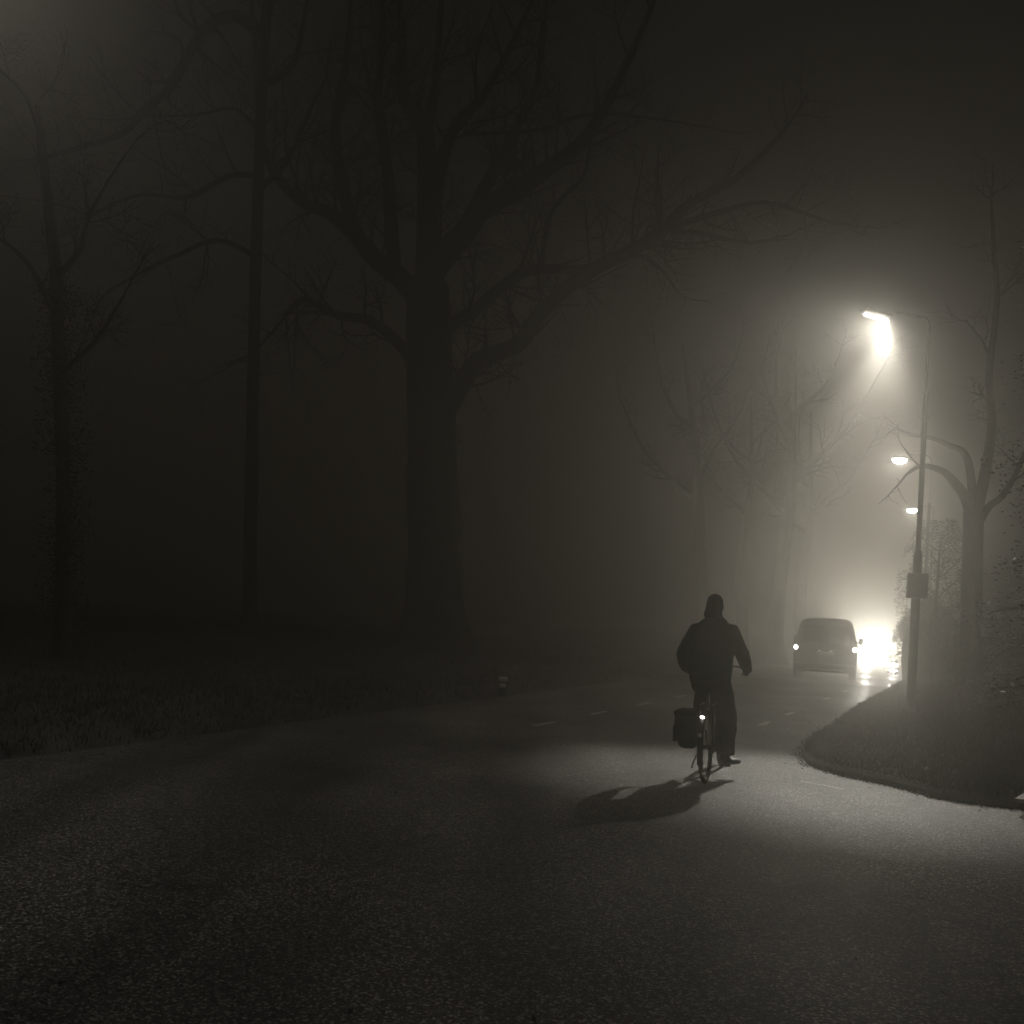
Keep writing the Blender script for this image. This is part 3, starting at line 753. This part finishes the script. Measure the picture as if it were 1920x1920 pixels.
for s in (-1, 1):
    q = MB(); q.tube([(s*.281, .745, 1.052), (s*.291, .635, 1.028)], .017, 8); q.build('grip', M['rubber'], hbo)
    q = MB(); q.tube([(s*.262, .80, 1.055), (s*.245, .73, 1.03), (s*.25, .66, 1.01)], .005, 5); q.build('brake_lever', M['chrome'], hbo)
g = MB(); g.tube([(.06, .46, .29), (.075, .44, .125)], .011, 6); g.tube([(-.06, .46, .29), (-.075, .48, .455)], .011, 6); g.tube([(-.07, .46, .29), (.07, .46, .29)], .014, 8); g.build('crank', M['chrome'], bike)
PR, PL = (.135, .44, .125), (-.135, .48, .455)
for c_ in (PR, PL):
    g = MB(); g.box(c_, (.09, .075, .022), bev=.006); g.build('pedal', M['black'], bike)
g = MB(); g.box((.045, .23, .32), (.03, .56, .10), bev=.014); g.build('chain_guard', M['black'], bike)
g = MB(); g.tube([(-.06, .02, .33), (-.10, -.14, .20), (-.10, -.17, .17)], .008, 6); g.build('kickstand', M['enamel'], bike)
# pannier hanging on the left of the rack
bike.rotation_euler.y = R(-1.8)
pn = empty('pannier_bag', (BK.x, BK.y, .006), BH, 'dark pannier bag hanging on the left of the bicycle rack', 'bag')
pn.rotation_euler.y = R(-1.8)
pb = MB()
secs = [(.345, .10, .22, -.145), (.36, .145, .27, -.15), (.43, .185, .31, -.165), (.58, .20, .33, -.172), (.66, .195, .33, -.172), (.68, .17, .31, -.165)]
def rrect(cx, cy, w, d, z, r=.03):
    pts = []
    for sx, sy, a0 in ((1, 1, 0), (-1, 1, 90), (-1, -1, 180), (1, -1, 270)):
        for a in (0, 45, 90): pts.append(Vector((cx + sx*(w/2-r) + r*math.cos(R(a0+a)), cy + sy*(d/2-r) + r*math.sin(R(a0+a)), z)))
    return pts
pb.loft([rrect(cx, -.05, w, d, z) for z, w, d, cx in secs]); pb.build('bag', M['canvas'], pn)
fl = MB(); fl.loft([rrect(-.17, -.05, .215, .345, .665), rrect(-.17, -.05, .215, .345, .69), rrect(-.165, -.05, .19, .31, .705)]); fl.build('flap', M['canvas'], pn)
sk = MB(); sk.box((-.278, -.05, .48), (.03, .2, .16), bev=.012); sk.build('side_pocket', M['canvas'], pn)
for y in (-.15, .05):
    sk = MB(); sk.box((-.06, y, .735), (.04, .025, .03), bev=.004); sk.build('hook', M['black'], pn)

# ------------------------------------------------------------------ person (same local frame as the bicycle)
per = empty('person', (BK.x, BK.y, .006), BH, 'person in a dark jacket and close cap cycling away with right foot down', 'person')
per.rotation_euler.y = R(-1.8)
def esec(c, w, d, n=20, tilt=0.0, sq=1.0):
    pts = []
    for k in range(n):
        a = 2*math.pi*k/n; ca, sa = math.cos(a), math.sin(a)
        x = w*math.copysign(abs(ca)**sq, ca); y = d*math.copysign(abs(sa)**sq, sa)
        pts.append(Vector((c[0]+x, c[1]+y*math.cos(tilt), c[2]+y*math.sin(tilt))))
    return pts
def remesh(o, vox, it=6):
    m_ = o.modifiers.new('Remesh', 'REMESH'); m_.mode = 'VOXEL'; m_.voxel_size = vox; m_.use_smooth_shade = True
    s_ = o.modifiers.new('Soft', 'SMOOTH'); s_.iterations = it; s_.factor = .5
# joints
SHR, SHL = (.185, .37, 1.475), (-.185, .37, 1.475)
ELR, ELL = (.285, .40, 1.215), (-.29, .37, 1.21)
WRR, WRL = (.315, .60, 1.06), (-.315, .60, 1.06)
HPR, HPL = (.095, .20, .97), (-.095, .20, .97)
KNR, KNL = (.13, .47, .60), (-.135, .60, .87)
ANR, ANL = (.135, .36, .235), (-.135, .40, .56)
b = MB()                                        # the body itself
b.loft([esec(c, w, d) for c, w, d in [((0, .19, .93), .14, .12), ((0, .20, 1.02), .155, .12), ((0, .25, 1.18), .135, .10), ((0, .32, 1.35), .155, .11), ((0, .36, 1.46), .15, .095), ((0, .385, 1.53), .075, .06), ((0, .40, 1.60), .055, .06), ((0, .415, 1.645), .055, .065)]])
b.ell((0, .435, 1.715), (.075, .095, .112), 18, 12)           # skull
b.ell((0, .495, 1.665), (.052, .05, .055), 12, 8)             # jaw
b.loft([esec(c, w, d, 8) for c, w, d in [((0, .525, 1.675), .018, .016), ((0, .535, 1.695), .014, .018), ((0, .522, 1.73), .010, .012)]])  # nose
for s in (-1, 1):
    b.ell((s*.078, .43, 1.70), (.012, .022, .032), 10, 6); b.ell((s*.03, .515, 1.722), (.014, .012, .009), 8, 6)
b.ell((0, .530, 1.650), (.024, .012, .007), 8, 6)
def armb(mb, s, e, w, r):
    mb.tube([s, Vector(s).lerp(Vector(e), .5), e, Vector(e).lerp(Vector(w), .4), w], r, 12)
armb(b, SHR, ELR, WRR, [.055, .047, .040, .040, .028]); armb(b, SHL, ELL, WRL, [.055, .047, .040, .040, .028])
for s, W in ((1, WRR), (-1, WRL)):
    W = Vector(W); palm = Vector((s*.293, .665, 1.052))
    b.tube([W, W.lerp(palm, .4), palm, palm + Vector((-s*.004, .035, .0))], [.027, .032, .038, .034], 12, flat=(1, .62))
    for k in range(4):                                        # fingers curl round the grip
        y = .652 + k*.024; Ln = (.9, 1.0, .96, .8)[3-k]; zc = 1.034 + (y-.64)*.2; xc = s*(.29 - (y-.64)*.09)
        rr_ = .027
        pts = [Vector((xc + s*rr_*math.cos(R(an))*1.0, y, zc + rr_*math.sin(R(an)))) for an in (95, 50, 5, -45, -45-60*Ln, -45-110*Ln)]
        b.tube(pts, [.0105, .0105, .010, .0095, .009, .007], 8)
    pts = [W.lerp(palm, .55) + Vector((-s*.02, 0, -.002)), Vector((s*.262, .675, 1.035)), Vector((s*.262, .705, 1.022)), Vector((s*.275, .722, 1.014))]
    b.tube(pts, [.014, .0125, .011, .008], 8)
def legb(mb, h, k, a, r):
    h, k, a = Vector(h), Vector(k), Vector(a)
    mb.tube([h, h.lerp(k, .5), k, k.lerp(a, .35), a], r, 14)
legb(b, HPR, KNR, ANR, [.085, .072, .055, .055, .036]); legb(b, HPL, KNL, ANL, [.085, .072, .055, .055, .036])
def foot(mb, a, ped, yaw, r=1.0, dz=0.0):
    a = Vector(a); ped = Vector(ped)
    heel = Vector((a.x, a.y-.035, ped.z+.05+dz)); fw = Vector((math.sin(yaw), math.cos(yaw), 0))
    mb.tube([a + Vector((0, 0, .03)), a + Vector((0, 0, -.03)), heel + fw*.02], [.036*r, .040*r, .038*r], 12)
    mb.tube([heel - fw*.01, heel + fw*.06, heel + fw*.14 + Vector((0, 0, -.008)), heel + fw*.21 + Vector((0, 0, -.016)), heel + fw*.245 + Vector((0, 0, -.018))], [.030*r, .037*r, .041*r, .034*r, .016*r], 12, flat=(1.05, .68))
YR = R(28); foot(b, ANR, PR, YR); foot(b, ANL, PL, R(-8))
bo = b.build('body', M['skin'], per); remesh(bo, .0075, 3)
# jacket
j = MB()
j.loft([esec(c, w, d, 24, sq=.85) for c, w, d in [((0, .18, .945), .185, .15), ((0, .18, .975), .198, .165), ((-.005, .21, 1.06), .212, .165), ((-.018, .25, 1.18), .228, .165), ((-.008, .305, 1.31), .228, .16), ((0, .345, 1.41), .218, .145), ((0, .37, 1.475), .198, .125), ((0, .38, 1.52), .165, .108), ((0, .39, 1.556), .125, .095), ((0, .40, 1.59), .09, .084), ((0, .405, 1.61), .078, .078)]])
def sleeve(s, e, w, r): armb(j, s, e, Vector(e).lerp(Vector(w), .95), r)
sleeve((.17, .37, 1.46), ELR, WRR, [.078, .076, .068, .066, .046]); sleeve((-.17, .37, 1.46), ELL, WRL, [.080, .088, .082, .072, .046])
j.ell((.172, .37, 1.45), (.085, .10, .085)); j.ell((-.172, .37, 1.45), (.088, .10, .085))
jo = j.build('jacket', M['cloth'], per); remesh(jo, .011, 8)
dm = bpy.data.textures.new('cloth_folds', 'CLOUDS'); dm.noise_scale = .11
d_ = jo.modifiers.new('Folds', 'DISPLACE'); d_.texture = dm; d_.strength = .022; d_.mid_level = .5
# trousers
q = MB()
q.loft([esec(c, w, d, 20) for c, w, d in [((0, .20, .86), .13, .13), ((0, .19, .92), .168, .15), ((0, .20, 1.0), .175, .15), ((0, .22, 1.07), .165, .13)]])
def leg(h, k, a, r):
    h, k, a = Vector(h), Vector(k), Vector(a); q.tube([h, h.lerp(k, .5), k, k.lerp(a, .4), a.lerp(k, .02)], r, 16)
leg((.088, .20, .95), KNR, ANR, [.112, .112, .10, .098, .092]); leg((-.088, .20, .95), KNL, ANL, [.105, .095, .082, .078, .066])
to = q.build('trousers', M['jeans'], per); remesh(to, .011, 6)
d_ = to.modifiers.new('Folds', 'DISPLACE'); d_.texture = dm; d_.strength = .025; d_.mid_level = .5
for a_, p_, yw in ((ANR, PR, YR), (ANL, PL, R(-8))):
    s_ = MB(); foot(s_, a_, p_, yw, 1.22); so = s_.build('shoe', M['shoe'], per); remesh(so, .008, 3)
# cap with a neck flap
c_ = MB(); rings = []
for z, w, d, cy in ((1.585, .090, .085, .385), (1.62, .092, .085, .39), (1.66, .088, .090, .40), (1.70, .086, .100, .42), (1.75, .084, .104, .43), (1.79, .074, .092, .43), (1.82, .050, .066, .43), (1.835, .015, .02, .43)):
    rings.append(esec((0 if z > 1.67 else -.012, cy, z), w, d, 20))
c_.loft(rings); co = c_.build('cap', M['knit'], per)
m_ = co.modifiers.new('Soft', 'SUBSURF'); m_.levels = m_.render_levels = 1

# ------------------------------------------------------------------ light
# luminaire light (near lamp): wide throw plus the brighter lens throw onto the junction
wide = Vector((-.72, -.22, -1)).normalized()
LA = tA0.lerp(tA1, .9) - Vector((0, 0, .07)); LB = tB0.lerp(tB1, .1) - Vector((0, 0, .07))
add_light('SPOT', 'street_lamp_light', LA, 255, LA + wide, 118, .45, .045)
add_light('SPOT', 'street_lamp_light', LB, 4400, G(1545, 1470), 37, 1.0, .06).scale = (1, .48, 1)
LP2 = L2 + Vector((0, -.1, -.2)); LP3 = L3 + Vector((0, -.1, -.2))
add_light('SPOT', 'street_lamp_light', LP2, 20, LP2 + Vector((-.6, -.3, -1)), 135, .5, .1)
add_light('SPOT', 'street_lamp_light', LP3, 25, LP3 + Vector((-.6, -.3, -1)), 135, .5, .1)
L4 = h4 + Vector((.05, -.05, -.1))
add_light('SPOT', 'street_lamp_light', L4, 150, L4 + Vector((.25, .35, -1)), 150, .8, .08)
for s in (-1, 1):
    fw = Vector((math.sin(-CH), math.cos(CH), 0)); rt = Vector((fw.y, -fw.x, 0))
    hp = cb + fw*.12 + rt*s*.64 + Vector((0, 0, .66))
    add_light('SPOT', 'headlight_light', hp, 500, hp + fw*10 + Vector((0, 0, -1.6)), 60, 1.0, .05).scale = (1, .3, 1)
    add_light('SPOT', 'headlight_light', hp, 1400, hp + fw*10 + Vector((0, 0, .3)), 70, 1.0, .06)

# world: night sky
w = bpy.data.worlds.new('World'); S.world = w; w.use_nodes = True
nt = w.node_tree; bg = nt.nodes['Background']
sky = nt.nodes.new('ShaderNodeTexSky'); sky.sky_type = 'NISHITA'; sky.sun_disc = False; sky.sun_elevation = R(1.0); sky.sun_rotation = R(200)
bw = nt.nodes.new('ShaderNodeRGBToBW'); mx = nt.nodes.new('ShaderNodeMix'); mx.data_type = 'RGBA'; mx.blend_type = 'MULTIPLY'; mx.inputs['Factor'].default_value = 1
mx.inputs['B'].default_value = (1, .95, .82, 1)
nt.links.new(sky.outputs[0], bw.inputs[0]); nt.links.new(bw.outputs[0], mx.inputs['A']); nt.links.new(mx.outputs['Result'], bg.inputs['Color'])
bg.inputs['Strength'].default_value = 0.012

# fog
hzb = MB(); hzb.box((8, 50, 12.5), (200, 135, 27))
hz = hzb.build('haze', M['ground'], smooth=False); hz.data.materials.clear()
fm = bpy.data.materials.new('fog'); fm.use_nodes = True; n = fm.node_tree.nodes; n.remove(n['Principled BSDF'])
pv_ = n.new('ShaderNodeVolumePrincipled'); pv_.inputs['Color'].default_value = (1.0, .965, .88, 1)
pv_.inputs['Density'].default_value = 0.033; pv_.inputs['Anisotropy'].default_value = 0.86
fm.node_tree.links.new(pv_.outputs[0], n['Material Output'].inputs['Volume'])
hz.data.materials.append(fm); tag(hz, 'pale night fog filling the whole road and wood', 'fog', kind='stuff')

# ------------------------------------------------------------------ camera and render settings
cd = bpy.data.cameras.new('camera'); cam = bpy.data.objects.new('camera', cd); COL.objects.link(cam)
cam.matrix_world = Matrix.Translation((0, 0, CAMH)) @ Matrix.Rotation(R(90), 4, 'X') @ Matrix.Rotation(THETA, 4, 'Z')
cd.sensor_width = 36; cd.lens = 36*FPX/1920; cd.shift_y = HZ/1920; cd.clip_end = 2000; cd.clip_start = .05
S.camera = cam
S.view_settings.view_transform = 'Standard'; S.view_settings.look = 'None'; S.view_settings.gamma = 1; S.view_settings.exposure = 0
cy = S.cycles
cy.use_denoising = True
try: cy.denoiser = 'OPENIMAGEDENOISE'
except Exception: pass
cy.max_bounces = 7; cy.volume_bounces = 5; cy.diffuse_bounces = 2; cy.glossy_bounces = 2; cy.transparent_max_bounces = 8
cy.use_light_tree = True; cy.caustics_reflective = False; cy.caustics_refractive = False
